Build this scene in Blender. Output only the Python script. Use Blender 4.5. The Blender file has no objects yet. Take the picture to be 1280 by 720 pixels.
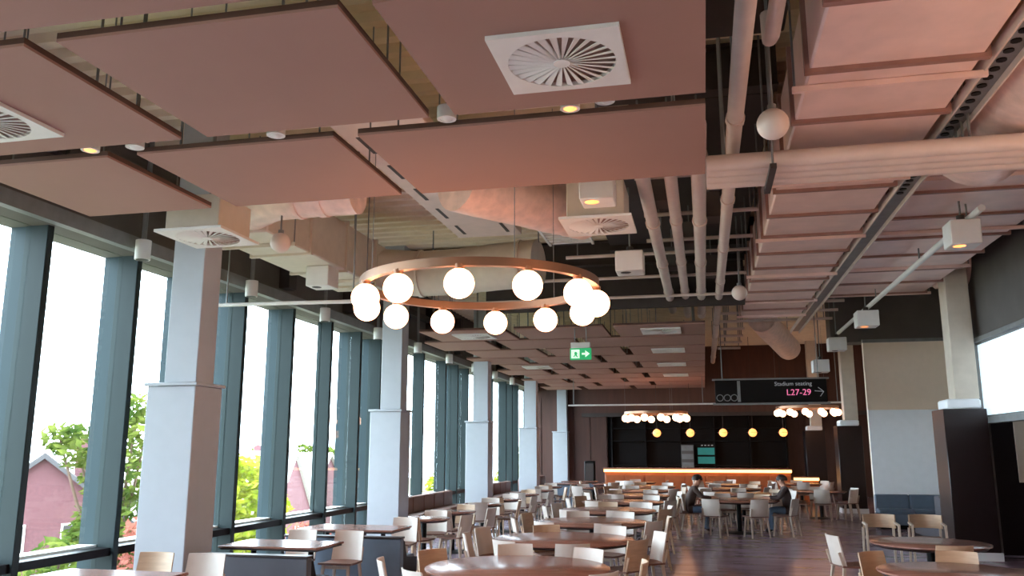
import bpy, bmesh, math, random
from mathutils import Vector, Matrix
random.seed(7)
PI = math.pi
sc = bpy.context.scene
COL = sc.collection

# ------------------------------------------------------------------ camera
F_PX, PX_X, PX_Y = 1050.0, 241.0, 202.0
pitch = math.atan2(PX_Y, F_PX)
yaw = math.atan2(PX_X, math.hypot(F_PX, PX_Y))
cam_data = bpy.data.cameras.new('camera')
cam = bpy.data.objects.new('camera', cam_data); COL.objects.link(cam)
cam.location = (0, 0, 1.9)
cam.rotation_euler = (PI/2 + pitch, 0, yaw)
cam_data.sensor_fit = 'HORIZONTAL'; cam_data.sensor_width = 36.0
cam_data.lens = 36.0*F_PX/1280.0
cam_data.clip_start = 0.05; cam_data.clip_end = 1000
sc.camera = cam

# ------------------------------------------------------------------ world, sun, exposure
w = bpy.data.worlds.new('sky'); sc.world = w; w.use_nodes = True
bg = w.node_tree.nodes['Background']
bg.inputs[0].default_value = (0.74, 0.88, 1.0, 1); bg.inputs[1].default_value = 16.0
sun_d = bpy.data.lights.new('sun', 'SUN'); sun_d.energy = 8.0; sun_d.angle = 0.009; sun_d.color = (1, .93, .82)
sun = bpy.data.objects.new('sun', sun_d); COL.objects.link(sun)
sun.rotation_euler = Vector((-.30, .45, .84)).to_track_quat('Z', 'Y').to_euler()
sc.view_settings.view_transform = 'Standard'; sc.view_settings.look = 'None'
sc.view_settings.exposure = 0.0; sc.view_settings.gamma = 1.0
sc.view_settings.use_curve_mapping = False

# ------------------------------------------------------------------ materials
def lin(c):
    return tuple(((v/255)/12.92 if v/255 <= .04045 else ((v/255+.055)/1.055)**2.4) for v in c)
MATS = {}
def mat(name, rgb, rough=.6, metal=0, var=.12, scale=6, bump=0, spec=.5, stretch=(1, 1, 1), emit=None, estr=0, rgb2=None):
    if name in MATS: return MATS[name]
    m = bpy.data.materials.new(name); m.use_nodes = True
    nt = m.node_tree; b = nt.nodes['Principled BSDF']
    c = lin(rgb)
    tc = nt.nodes.new('ShaderNodeTexCoord'); mp = nt.nodes.new('ShaderNodeMapping')
    mp.inputs['Scale'].default_value = stretch
    nz = nt.nodes.new('ShaderNodeTexNoise'); nz.inputs['Scale'].default_value = scale; nz.inputs['Detail'].default_value = 4
    cr = nt.nodes.new('ShaderNodeValToRGB')
    nt.links.new(tc.outputs['Object'], mp.inputs['Vector']); nt.links.new(mp.outputs[0], nz.inputs['Vector'])
    nt.links.new(nz.outputs['Fac'], cr.inputs['Fac'])
    c2 = lin(rgb2) if rgb2 else tuple(min(1, v*(1+var)) for v in c)
    c1 = c if rgb2 else tuple(v*(1-var) for v in c)
    cr.color_ramp.elements[0].color = (*c1, 1); cr.color_ramp.elements[0].position = .3
    cr.color_ramp.elements[1].color = (*c2, 1); cr.color_ramp.elements[1].position = .7
    nt.links.new(cr.outputs[0], b.inputs['Base Color'])
    b.inputs['Roughness'].default_value = rough; b.inputs['Metallic'].default_value = metal
    b.inputs['Specular IOR Level'].default_value = spec
    if bump:
        bp = nt.nodes.new('ShaderNodeBump'); bp.inputs['Strength'].default_value = bump; bp.inputs['Distance'].default_value = .02
        nt.links.new(nz.outputs['Fac'], bp.inputs['Height']); nt.links.new(bp.outputs[0], b.inputs['Normal'])
    if emit:
        b.inputs['Emission Color'].default_value = (*emit, 1); b.inputs['Emission Strength'].default_value = estr
    MATS[name] = m
    return m
def glass_mat(name, tint, ior=1.4):
    m = bpy.data.materials.new(name); m.use_nodes = True; nt = m.node_tree
    for n in list(nt.nodes): nt.nodes.remove(n)
    out = nt.nodes.new('ShaderNodeOutputMaterial'); mx = nt.nodes.new('ShaderNodeMixShader')
    tr = nt.nodes.new('ShaderNodeBsdfTransparent'); tr.inputs[0].default_value = (*tint, 1)
    gl = nt.nodes.new('ShaderNodeBsdfGlossy'); gl.inputs['Roughness'].default_value = .02
    lw = nt.nodes.new('ShaderNodeLayerWeight'); lw.inputs['Blend'].default_value = .5
    pw = nt.nodes.new('ShaderNodeMath'); pw.operation = 'POWER'; pw.inputs[1].default_value = 5
    ma = nt.nodes.new('ShaderNodeMath'); ma.operation = 'MULTIPLY_ADD'; ma.inputs[1].default_value = .7; ma.inputs[2].default_value = .03
    nt.links.new(lw.outputs['Facing'], pw.inputs[0]); nt.links.new(pw.outputs[0], ma.inputs[0])
    nt.links.new(ma.outputs[0], mx.inputs[0]); nt.links.new(tr.outputs[0], mx.inputs[1]); nt.links.new(gl.outputs[0], mx.inputs[2])
    nt.links.new(mx.outputs[0], out.inputs[0]); return m
def leaf_mat(name, c1, c2, trans=.45):
    m = bpy.data.materials.new(name); m.use_nodes = True; nt = m.node_tree
    for n in list(nt.nodes): nt.nodes.remove(n)
    out = nt.nodes.new('ShaderNodeOutputMaterial'); mx = nt.nodes.new('ShaderNodeMixShader'); mx.inputs[0].default_value = trans
    d = nt.nodes.new('ShaderNodeBsdfDiffuse'); t = nt.nodes.new('ShaderNodeBsdfTranslucent')
    tc = nt.nodes.new('ShaderNodeTexCoord'); nz = nt.nodes.new('ShaderNodeTexNoise'); nz.inputs['Scale'].default_value = 1.3
    cr = nt.nodes.new('ShaderNodeValToRGB'); cr.color_ramp.elements[0].position = .35; cr.color_ramp.elements[1].position = .65
    cr.color_ramp.elements[0].color = (*lin(c1), 1); cr.color_ramp.elements[1].color = (*lin(c2), 1)
    nt.links.new(tc.outputs['Object'], nz.inputs['Vector']); nt.links.new(nz.outputs['Fac'], cr.inputs[0])
    nt.links.new(cr.outputs[0], d.inputs[0]); nt.links.new(cr.outputs[0], t.inputs[0])
    nt.links.new(d.outputs[0], mx.inputs[1]); nt.links.new(t.outputs[0], mx.inputs[2]); nt.links.new(mx.outputs[0], out.inputs[0]); return m

M_floor = mat('floor_vinyl', (130, 110, 124), .22, var=.22, scale=1.6, stretch=(.6, 2.2, 1), rgb2=(162, 142, 158))
M_panel = mat('panel_taupe', (157, 119, 107), .8, var=.03, scale=1.2)
M_deck = mat('deck_cream', (232, 214, 186), .7, var=.05)
M_dark = mat('dark_steel', (54, 48, 46), .6)
M_bulk = mat('bulkhead_grey', (92, 87, 84), .75, var=.08, scale=2)
M_white = mat('white_paint', (222, 220, 216), .55, var=.03)
M_pipe = mat('pipe_white', (214, 196, 186), .45, var=.05)
M_duct = mat('duct_galvanised', (230, 198, 187), .5, metal=0, var=.08, scale=3)
M_ins = mat('duct_insulation', (236, 206, 194), .42, metal=.1, var=.12, scale=7, bump=.5)
M_cream = mat('duct_cream', (206, 194, 178), .5, var=.05)
M_colw = mat('column_white', (178, 184, 190), .6, var=.02)
M_fin = mat('mullion_teal', (32, 45, 46), .6, spec=.25, var=.04, scale=2)
M_finout = mat('outer_fin_blue', (34, 50, 55), .6, spec=.25, var=.04, scale=2)
M_black = mat('black_matt', (10, 9, 10), .5, spec=.2)
M_sillm = mat('sill_light', (226, 226, 222), .5, var=.03)
M_walnut = mat('walnut_top', (146, 102, 88), .20, var=.2, scale=3, stretch=(1, 8, 1))
M_edge = mat('table_edge_dark', (46, 32, 30), .4)
M_pale = mat('chair_shell_pale', (206, 194, 184), .4, var=.05)
M_tan = mat('chair_wood_tan', (190, 160, 132), .45, var=.1, scale=5, stretch=(1, 1, 6))
M_seat = mat('seat_brown', (112, 74, 60), .5, var=.1)
M_legw = mat('leg_ash', (190, 172, 156), .5, var=.08, stretch=(6, 6, 1))
M_booth = mat('booth_charcoal', (72, 72, 80), .45, var=.05)
M_boothblue = mat('booth_slate', (92, 106, 122), .5, var=.06)
M_pill = mat('pillar_oxblood', (24, 13, 16), .35, var=.08)
M_wallbeige = mat('wall_beige', (236, 216, 194), .8, var=.02)
M_wallgrey = mat('wall_pale_grey', (238, 240, 242), .75, var=.02)
M_brown = mat('wood_wall_brown', (74, 44, 34), .5, var=.15, scale=2, stretch=(4, 4, .4))
M_barfront = mat('bar_front_copper', (168, 92, 48), .45, var=.1)
M_bronze = mat('ring_bronze', (158, 124, 100), .35, metal=.7, var=.06)
M_globe = mat('globe_glow', (255, 240, 220), .3, emit=(1, .46, .24), estr=10)
M_lamp = mat('lamp_amber', (255, 200, 140), .3, emit=(1, .27, .06), estr=2.8)
M_led = mat('led_amber', (255, 210, 150), .4, emit=(1, .50, .16), estr=4)
M_skyglow = mat('transom_sky_glow', (210, 225, 235), .15, emit=(.74, .90, 1), estr=1.0)  # emission stands in for bright sky mirrored in glass
M_green = mat('exit_green', (10, 130, 70), .4, emit=(.03, .45, .17), estr=.7)
M_exitw = mat('exit_white', (220, 245, 225), .4, emit=(.75, 1, .8), estr=.7)
M_teal = mat('menu_teal', (30, 100, 96), .4, emit=(.05, .42, .38), estr=.3)
M_pink = mat('sign_pink', (220, 90, 140), .4, emit=(.9, .22, .42), estr=.8)
M_txt = mat('sign_white', (220, 222, 225), .5)
M_grey = mat('grey_satin', (122, 124, 124), .45)
M_glass = glass_mat('window_glass', (.93, .95, .95))
M_brick = mat('brick_pink', (96, 58, 62), .8, var=.15, scale=9)
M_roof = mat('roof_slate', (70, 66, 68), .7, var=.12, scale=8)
M_roofl = mat('roof_sun_pale', (196, 192, 190), .7, var=.08, scale=8)  # sun glare on a grey roof put into its pale colour
M_ground = mat('ground_green', (84, 92, 56), .9, rgb2=(120, 118, 94), scale=.2)
M_bark = mat('bark', (86, 66, 52), .9, bump=.4)
M_leafy = leaf_mat('leaf_yellow_green', (112, 128, 24), (168, 168, 62))
M_leafd = leaf_mat('leaf_green', (54, 74, 30), (112, 120, 56))
M_leafr = leaf_mat('leaf_russet', (120, 62, 56), (160, 104, 88))
M_skin = mat('skin', (196, 148, 124), .5); M_hair = mat('hair_dark', (46, 32, 26), .6)
M_jkt = mat('jacket_brown', (70, 52, 46), .8); M_jkt2 = mat('jacket_dark', (52, 36, 34), .8)
M_jeans = mat('jeans_blue', (96, 120, 150), .8)

# ------------------------------------------------------------------ mesh helpers
class MB:
    def __init__(s): s.v = []; s.f = []
    def add(s, vs, fs):
        o = len(s.v); s.v += [tuple(p) for p in vs]; s.f += [tuple(i+o for i in f) for f in fs]; return s
    def box(s, x0, x1, y0, y1, z0, z1):
        return s.add([(x0,y0,z0),(x1,y0,z0),(x1,y1,z0),(x0,y1,z0),(x0,y0,z1),(x1,y0,z1),(x1,y1,z1),(x0,y1,z1)],
                     [(0,3,2,1),(4,5,6,7),(0,1,5,4),(1,2,6,5),(2,3,7,6),(3,0,4,7)])
    def bar(s, p, q, a, b, a2=None, b2=None, up=(0, 0, 1)):
        p = Vector(p); q = Vector(q); d = (q-p).normalized(); u = Vector(up)
        if abs(d.dot(u)) > .98: u = Vector((0, 1, 0))
        x = d.cross(u).normalized(); y = x.cross(d)
        a2 = a if a2 is None else a2; b2 = b if b2 is None else b2
        vs = [p+x*sx*a/2+y*sy*b/2 for sx, sy in ((-1,-1),(1,-1),(1,1),(-1,1))] + [q+x*sx*a2/2+y*sy*b2/2 for sx, sy in ((-1,-1),(1,-1),(1,1),(-1,1))]
        return s.add(vs, [(0,3,2,1),(4,5,6,7),(0,1,5,4),(1,2,6,5),(2,3,7,6),(3,0,4,7)])
    def tube(s, pts, r, n=12, radii=None):
        pts = [Vector(p) for p in pts]; rings = []; prev = None
        for i, p in enumerate(pts):
            t = (pts[min(i+1, len(pts)-1)]-pts[max(i-1, 0)]).normalized()
            if prev is None:
                u = Vector((0, 0, 1)) if abs(t.z) < .9 else Vector((1, 0, 0))
                x = t.cross(u).normalized()
            else: x = (prev-t*prev.dot(t)).normalized()
            prev = x; y = t.cross(x); rr = radii[i] if radii else r
            rings.append([p+(x*math.cos(2*PI*k/n)+y*math.sin(2*PI*k/n))*rr for k in range(n)])
        vs = [v for rg in rings for v in rg]; fs = []
        for i in range(len(rings)-1):
            for k in range(n): fs.append((i*n+k, i*n+(k+1) % n, (i+1)*n+(k+1) % n, (i+1)*n+k))
        fs.append(tuple(range(n-1, -1, -1))); fs.append(tuple((len(rings)-1)*n+k for k in range(n)))
        return s.add(vs, fs)
    def lathe(s, prof, n=24, c=(0, 0, 0)):
        vs = []; fs = []; m = len(prof)
        for k in range(n):
            a = 2*PI*k/n
            for r, z in prof: vs.append((c[0]+max(r, 1e-4)*math.cos(a), c[1]+max(r, 1e-4)*math.sin(a), c[2]+z))
        for k in range(n):
            for i in range(m-1): fs.append((k*m+i, ((k+1) % n)*m+i, ((k+1) % n)*m+i+1, k*m+i+1))
        return s.add(vs, fs)
    def sphere(s, c, r, n=18, m=12):
        return s.lathe([(r*math.sin(PI*i/m), -r*math.cos(PI*i/m)) for i in range(m+1)], n, c)
    def ring(s, R, wdt, hgt, n=72, z=0):
        return s.lathe([(R-wdt/2, z), (R+wdt/2, z), (R+wdt/2, z+hgt), (R-wdt/2, z+hgt), (R-wdt/2, z)], n)
    def prism(s, poly, a0, a1, axis='y'):
        n = len(poly)
        def P(u, v, a): return {'y': (u, a, v), 'x': (a, u, v), 'z': (u, v, a)}[axis]
        vs = [P(u, v, a0) for u, v in poly]+[P(u, v, a1) for u, v in poly]
        fs = [tuple(range(n)), tuple(range(2*n-1, n-1, -1))]+[(i, (i+1) % n, n+(i+1) % n, n+i) for i in range(n)]
        return s.add(vs, fs)
    def shell(s, fn, nu, nv, th):
        """closed sheet: fn(u,v) -> point and outward thickness vector"""
        A = []; B = []
        for j in range(nv+1):
            for i in range(nu+1):
                p, nrm = fn(i/nu, j/nv); A.append(Vector(p)); B.append(Vector(p)+Vector(nrm)*th)
        W = nu+1; N = len(A); fs = []
        for j in range(nv):
            for i in range(nu):
                a = j*W+i; fs.append((a, a+1, a+W+1, a+W)); fs.append((N+a, N+a+W, N+a+W+1, N+a+1))
        for i in range(nu): fs.append((i, N+i, N+i+1, i+1)); b = nv*W+i; fs.append((b, b+1, N+b+1, N+b))
        for j in range(nv):
            a = j*W; fs.append((a, a+W, N+a+W, N+a)); b = a+nu; fs.append((b, N+b, N+b+W, b+W))
        return s.add(A+B, fs)
    def mesh(s, name, m, bev=0, smooth=True, world_off=None):
        me = bpy.data.meshes.new(name)
        vs = s.v if world_off is None else [(x-world_off[0], y-world_off[1], z-world_off[2]) for x, y, z in s.v]
        bm = bmesh.new()
        bv = [bm.verts.new(v) for v in vs]
        for f in s.f:
            try: bm.faces.new([bv[i] for i in f])
            except ValueError: pass
        bmesh.ops.remove_doubles(bm, verts=bm.verts, dist=2e-5)
        bmesh.ops.recalc_face_normals(bm, faces=bm.faces)
        if bev: bmesh.ops.bevel(bm, geom=list(bm.edges), offset=bev, segments=1, affect='EDGES', clamp_overlap=True)
        if smooth:
            for f in bm.faces: f.smooth = True
        bm.to_mesh(me); bm.free()
        if smooth: me.set_sharp_from_angle(angle=math.radians(38))
        me.materials.append(m)
        return me
    def build(s, name, m, parent=None, bev=0, smooth=True, world=False):
        off = tuple(parent.location) if (world and parent) else None
        if world and parent and parent.parent:
            off = tuple(Vector(off)+parent.parent.location)
        return link(name, s.mesh(name, m, bev, smooth, off), parent)

def link(name, me, parent=None, loc=None):
    o = bpy.data.objects.new(name, me); COL.objects.link(o)
    if parent: o.parent = parent
    if loc: o.location = loc
    return o
def tag(o, label, cat, group=None, kind=None):
    if label: o['label'] = label
    if cat: o['category'] = cat
    if group: o['group'] = group
    if kind: o['kind'] = kind
    return o
def thing(name, label, cat, loc=(0, 0, 0), rz=0, group=None):
    o = bpy.data.objects.new(name, None); COL.objects.link(o); o.empty_display_size = .1
    o.location = loc; o.rotation_euler = (0, 0, rz)
    return tag(o, label, cat, group)
def struct(name, mb, m, label, cat, parent=None, bev=0):
    o = mb.build(name, m, parent, bev); tag(o, label, cat, None, 'structure'); return o
def dup(root, loc, rz=0, label=None, group=None):
    r = root.copy(); COL.objects.link(r); r.location = loc; r.rotation_euler = (0, 0, rz)
    if label: r['label'] = label
    if group: r['group'] = group
    for ch in CH[root.name]:
        c = ch[0].copy(); COL.objects.link(c); c.parent = r
        for g in ch[1]:
            d = g.copy(); COL.objects.link(d); d.parent = c
    return r
CH = {}
def proto_done(root):
    bpy.context.view_layer.update()
    CH[root.name] = [(c, list(c.children)) for c in root.children]
    return root
class Spawner:
    """first use moves the prototype itself, later uses copy it"""
    def __init__(s, root): s.root = proto_done(root); s.used = False
    def at(s, loc, rz, label, group=None):
        if not s.used:
            s.used = True; r = s.root; r.location = loc; r.rotation_euler = (0, 0, rz); r['label'] = label
            if group: r['group'] = group
            return r
        return dup(s.root, loc, rz, label, group)

# ================================================================== SETTING
ZC = 4.39                      # underside of the hung ceiling panels
DECK = 6.1
YB, YF = -5.0, 39.5            # back of the room, far wall
XW = -7.72                     # glass line
floor = struct('floor', MB().box(-8.1, 9.6, YB, YF+.3, -.3, 0), M_floor, 'dark reddish brown polished floor of the lounge', 'floor')
# corrugated deck: trapezoid profile along Y, ribs run along X
mb = MB(); n = int((YF-YB)/.34); prof = []
for k in range(n+1):
    y = YB+k*.34
    prof += [(y, DECK), (y+.12, DECK), (y+.16, DECK+.09), (y+.30, DECK+.09)]
prof = [p for p in prof if p[0] <= YF]
mb.prism(prof+[(YF, DECK+.3), (YB, DECK+.3)], -8.1, 9.6, 'x')
ceiling = struct('ceiling', mb, M_deck, 'cream corrugated metal roof deck above hung taupe panels', 'ceiling')
struct('wall_back', MB().box(-8.1, 9.6, YB-.3, YB, -.3, DECK+.3), M_wallbeige, 'plain beige wall behind the viewer', 'wall')
struct('wall_far', MB().box(-8.1, 9.6, YF, YF+.3, 0, DECK+.3), M_black, 'dark wall behind the lit bar', 'wall')
struct('wall_right', MB().box(9.3, 9.6, YB, YF, 0, DECK+.1), M_wallbeige, 'long wall on the inner side of the lounge', 'wall')
wl = struct('wall_left', MB().box(-8.05, -7.42, YB, YF, 4.52, DECK+.02), M_bulk, 'dark grey bulkhead running above the window wall', 'wall')
# downstand ribs on the bulkhead and the head trim under it
for k in range(16):
    MB().box(-7.42, -7.22, 2.7+k*2.78-.14, 2.7+k*2.78+.14, 4.78, 5.9).build('bracket', M_dark, wl)
MB().box(-7.42, -7.30, YB, YF, 4.52, 4.70).build('head_trim', M_grey, wl)
MB().box(-7.42, -7.28, YB, YF, 5.35, 5.5).build('conduit_rail', M_dark, wl)

# ------------------------------------------------------------------ window wall: one window per gap between mullions
fins = [-4.6, -2.9, -1.2, .5, 2.2, 3.9, 5.6, 6.75, 8.25, 9.9, 11.3, 12.72, 14.45, 16.15, 17.7,
        18.95, 20.45, 22.15, 24.2, 25.5, 26.7, 28.7, 30.0, 32.2, 33.3, 34.4, 36.9]
has_outer = lambda i: i not in (13, 17, 18, 21, 23, 26)
for i, y in enumerate(fins):
    wd = thing('window_%d' % (i+1), 'full height window pane with teal mullion, %s along the glass wall' % ('bay %d from the near end' % (i+1)), 'window', (XW, y, 0))
    wd['kind'] = 'structure'
    y1 = fins[i+1] if i+1 < len(fins) else YF
    L = y1-y
    MB().box(-.08, .24, -.05, .05, 0, 4.54).build('mullion', M_fin, wd, bev=.008)
    if has_outer(i): MB().box(-.30, -.08, -.03, .03, -.6, 4.9).build('outer_fin', M_finout, wd)
    MB().box(-.012, .012, .05, L-.05, .04, .56).build('lower_pane', M_glass, wd)
    MB().box(-.012, .012, .05, L-.05, .66, 4.52).build('glass_pane', M_glass, wd)
    MB().box(-.05, .2, .05, L-.05, .56, .66).build('transom', M_black, wd)
    MB().box(-.26, -.015, .05, L-.05, .64, .69).build('ledge', M_sillm, wd)
    MB().box(-.05, .1, .05, L-.05, 0, .05).build('threshold', M_black, wd)

# ------------------------------------------------------------------ left columns
COLY = [9.35+7.12*k for k in range(5)]
NTH = ['nearest', 'second', 'third', 'fourth', 'fifth', 'sixth', 'seventh', 'eighth', 'ninth', 'tenth']
for k, y in enumerate(COLY):
    lab = 'white boxed column standing by the windows, %s from the camera' % NTH[k]
    c = thing('column', lab, 'column', (-6.27, y, 0), 0, 'window side columns')
    MB().box(-.33, .33, -.29, .29, 0, 2.66).build('casing', M_colw, c, bev=.01)
    MB().box(-.36, .36, -.32, .32, 2.66, 2.70).build('cap', M_colw, c, bev=.006)
    MB().box(-.13, .31, -.26, .12, 2.70, DECK+.02).build('shaft', M_colw, c, bev=.01)
    MB().box(-.345, .345, -.305, .305, 0, .1).build('skirting', M_grey, c)

# ------------------------------------------------------------------ hung ceiling panels (pieces of the ceiling)
def row_cols(r):
    if r % 2 == 1: return [(-1.74, .11), (-3.83, -1.95), (-5.92, -4.07)]
    return [(-2.63, .11), (-4.66, -2.84), (-6.42, -4.95)]
def panel(x0, x1, y0, y1, z=ZC):
    mb = MB().box(x0, x1, y0, y1, z, z+.02)
    o = mb.build('ceiling_panel', M_panel, ceiling)
    e = MB().box(x0, x1, y0, y1, z+.02, z+.06)
    e.build('panel_edge', M_edgep, o)
    for px in (x0+.25, x1-.25):
        for py in (y0+.25, y1-.25): e2 = MB().tube([(px, py, z+.05), (px, py, DECK+.05)], .008, 6).build('hanger_rod', M_grey, o)
M_edgep = mat('panel_edge_brown', (88, 62, 52), .8)
rows = [(0, 2.28, 3.92), (1, 4.10, 5.76), (2, 6.0, 7.6)]
for r, y0, y1 in rows:
    for x0, x1 in ([(-2.05, .11), (-6.4, -2.25)] if r == 0 else row_cols(r)): panel(x0, x1, y0, y1)
far_rows = []
y = 17.15
for r in range(10):
    far_rows.append((r, y, y+1.66)); y += 1.84
for r, y0, y1 in far_rows:
    for x0, x1 in row_cols(r+1): panel(x0, x1, y0, y1-.02*(r % 2))

# ------------------------------------------------------------------ right hand side structure
# cross wall at 23.3 with pale panels
wr = struct('wall_cross', MB().box(4.16, 7.2, 23.35, 23.6, 0, 4.7), M_wallbeige, 'pale wall return facing the camera behind the slate banquette', 'wall')
MB().box(4.14, 7.2, 23.31, 23.35, 2.93, 4.66).build('wall_panel', M_wallbeige, wr)
MB().box(4.14, 7.2, 23.30, 23.35, .02, 2.90).build('wall_panel', M_wallgrey, wr)
MB().box(4.12, 7.2, 23.27, 23.36, 4.64, 4.72).build('top_trim', M_grey, wr)
struct('wall_bulkhead', MB().box(3.4, 9.3, 23.6, 24.3, 4.7, DECK+.05), M_bulk, 'dark grey bulkhead above the pale wall return', 'wall')
# side wall with glazed doorway and transom pane glowing for reflected sky, plane x = 5
ws = struct('wall_side', MB().box(5.0, 5.25, 8.0, 17.15, 3.92, DECK+.05), M_bulk, 'dark grey wall above the glowing transom pane on the right', 'wall')
MB().box(5.0, 5.25, YB, 8.0, 0, DECK+.05).build('near_section', M_wallbeige, ws)
MB().box(7.4, 7.5, 8.0, 17.85, 0, 3.9).build('corridor_wall', M_black, ws)  # black colour stands in for the shade of the unlit corridor
MB().box(5.2, 7.4, 8.0, 17.85, 3.88, 3.95).build('corridor_soffit', M_bulk, ws)
MB().box(5.25, 7.4, 17.7, 17.85, 0, 3.9).build('corridor_end', M_pill, ws)  # dark colour carries the corridor shade here too
MB().box(5.68, 6.4, 17.66, 17.7, 1.3, 2.7).build('corridor_panel', M_wallbeige, ws)

# pillars on the right
PIL = [(4.22, 16.62, 'dark oxblood pillar beside the glowing transom pane, nearest on the right'),
       (4.02, 27.9, 'dark oxblood pillar just left of the pale wall return'),
       (3.78, 34.4, 'farthest dark oxblood pillar right of the lit bar')]
for k, (x, y, lab) in enumerate(PIL):
    p = thing('pillar', lab, 'pillar', (x+.36, y+.4, 0), 0, 'dark pillars on the right')
    MB().box(-.36, .36, -.4, .4, .14, 2.62).build('casing', M_pill, p, bev=.01)
    MB().box(-.38, .38, -.42, .42, 0, .14).build('plinth', M_wallgrey, p)
    MB().box(-.26, .30, -.34, .34, 2.62, 2.80).build('cap', M_wallgrey, p, bev=.03)
    MB().box(-.1, .3, -.28, .16, 2.80, DECK+.02).build('shaft', M_cream, p, bev=.01)

# doorway frame with posts, transom
dr = thing('door_1', 'grey framed tall doorway under the glowing transom pane on the right', 'doorway', (5.0, 14.0, 0)); dr['kind'] = 'structure'
MB().box(-.05, .1, 3.05, 3.14, 0, 3.92).build('frame_post', M_grey, dr, bev=.006)
MB().box(-.05, .1, -.9, -.81, 0, 3.92).build('frame_post', M_grey, dr, bev=.006)
MB().box(-.06, .1, -.81, 3.05, 2.36, 2.47).build('transom', M_grey, dr, bev=.006)
MB().box(-.06, .1, -.81, 3.05, 3.84, 3.92).build('head', M_grey, dr, bev=.006)
ds = thing('transom_glow', 'transom pane with sky reflection painted as glow, above the doorway at the right edge', 'screen', (5.02, 15.12, 2.47))  # sky reflected in the transom glass, put in as glow
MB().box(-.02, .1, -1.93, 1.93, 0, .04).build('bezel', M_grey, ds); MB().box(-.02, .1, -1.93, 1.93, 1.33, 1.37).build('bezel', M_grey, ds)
MB().box(-.0, .08, -1.93, 1.93, .04, 1.33).build('panel', M_skyglow, ds)

# far left brown panelled wall and dark bar recess
wb = struct('wall_bar_left', MB().box(-8.0, -4.2, 38.0, 38.3, 0, DECK), M_brown, 'brown timber panelled wall left of the bar', 'wall')
for k in range(5): MB().box(-7.9+k*.74, -7.2+k*.74, 37.95, 38.0, .1, 4.2).build('timber_panel', M_brown, wb)
wbr = struct('wall_bar_right', MB().box(3.4, 9.3, 38.0, 38.3, 0, DECK), M_brown, 'brown timber wall right of the bar', 'wall')
for k in range(4): MB().box(3.45+k*.74, 4.15+k*.74, 37.95, 38.0, .1, 4.2).build('timber_panel', M_brown, wbr)
bf = struct('wall_fascia', MB().box(-5.0, 9.3, 35.6, 35.8, 3.3, DECK), M_brown, 'brown fascia hanging over the bar', 'wall')
MB().box(-5.0, 9.3, 35.5, 35.62, 3.25, 3.4).build('fascia_trim', M_dark, bf)

# ================================================================== CEILING SERVICES
def pipe(name, label, pts, r, m, n=12, cat='pipe', hangers=None, joints=None, group=None, top=DECK+.05):
    t = thing(name, label, cat, pts[0], 0, group)
    MB().tube(pts, r, n).build('tube', m, t, world=True)
    for (hx, hy, hz) in (hangers or []):
        MB().tube([(hx, hy, hz), (hx, hy, top)], .012, 6).build('hanger_rod', M_grey, t, world=True)
    for p, q in (joints or []):
        MB().tube([p, q], r*1.18, n).build('coupling', m, t, world=True)
    return t
def ypipe(name, label, x, z, y0, y1, r, m, step=2.6, cat='pipe', group=None):
    hs = []; js = []; y = y0+.9
    while y < y1:
        hs.append((x, y, z+r*.8)); js.append(((x, y-.05, z), (x, y+.05, z))); y += step
    return pipe(name, label, [(x, y0, z), (x, (y0+y1)/2, z), (x, y1, z)], r, m, 12, cat, hs, js, group)
G = 'white service pipes over the aisle'
ypipe('service_pipe', 'white service pipe, leftmost of four parallel pipes beyond the front panels', -.56, 4.92, 7.7, 18.6, .085, M_pipe, group=G)
ypipe('service_pipe', 'white service pipe, second from left of the four parallel pipes', -.25, 4.94, 7.7, 19.5, .075, M_pipe, group=G)
ypipe('service_pipe', 'white service pipe, third from left of the four parallel pipes', .06, 4.92, 7.7, 19.5, .085, M_pipe, group=G)
ypipe('service_pipe', 'long white service pipe passing right of the panel edge toward the bar', .40, 4.90, 1.5, 30.0, .075, M_pipe, group=G)
pipe('service_pipe', 'short white pipe end hanging at the top right of the panels', [(.63, 2.0, 5.0), (.63, 6.2, 5.0), (.63, 6.4, 5.06), (.63, 6.45, 5.3)], .06, M_pipe, hangers=[(.63, 4.5, 5.05)], group=G)
# bundle of four pipes crossing to the right
for k in range(4):
    yy = 7.82+.19*k
    pipe('cross_pipe', 'pink lit pipe in the bundle crossing the upper right, %s of four' % ['nearest', 'second', 'third', 'farthest'][k],
         [(.13, yy, 4.56), (2.5, yy, 4.56), (4.98, yy, 4.56)], .078, M_pipe, 12, 'pipe',
         [(.3, yy, 4.6), (2.42, yy, 4.6), (4.6, yy, 4.6)], None, 'pipe bundle crossing the upper right')
st = thing('strut_bracket', 'steel strut carrying the pipe bundle by the panel edge', 'bracket', (.72, 8.1, 4.47))
MB().box(.69, .75, 7.68, 8.5, 4.43, 4.475).build('channel', M_dark, st, world=True)
for yy in (7.72, 8.46): MB().tube([(.72, yy, 4.45), (.72, yy, DECK+.05)], .012, 6).build('hanger_rod', M_grey, st, world=True)

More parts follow.
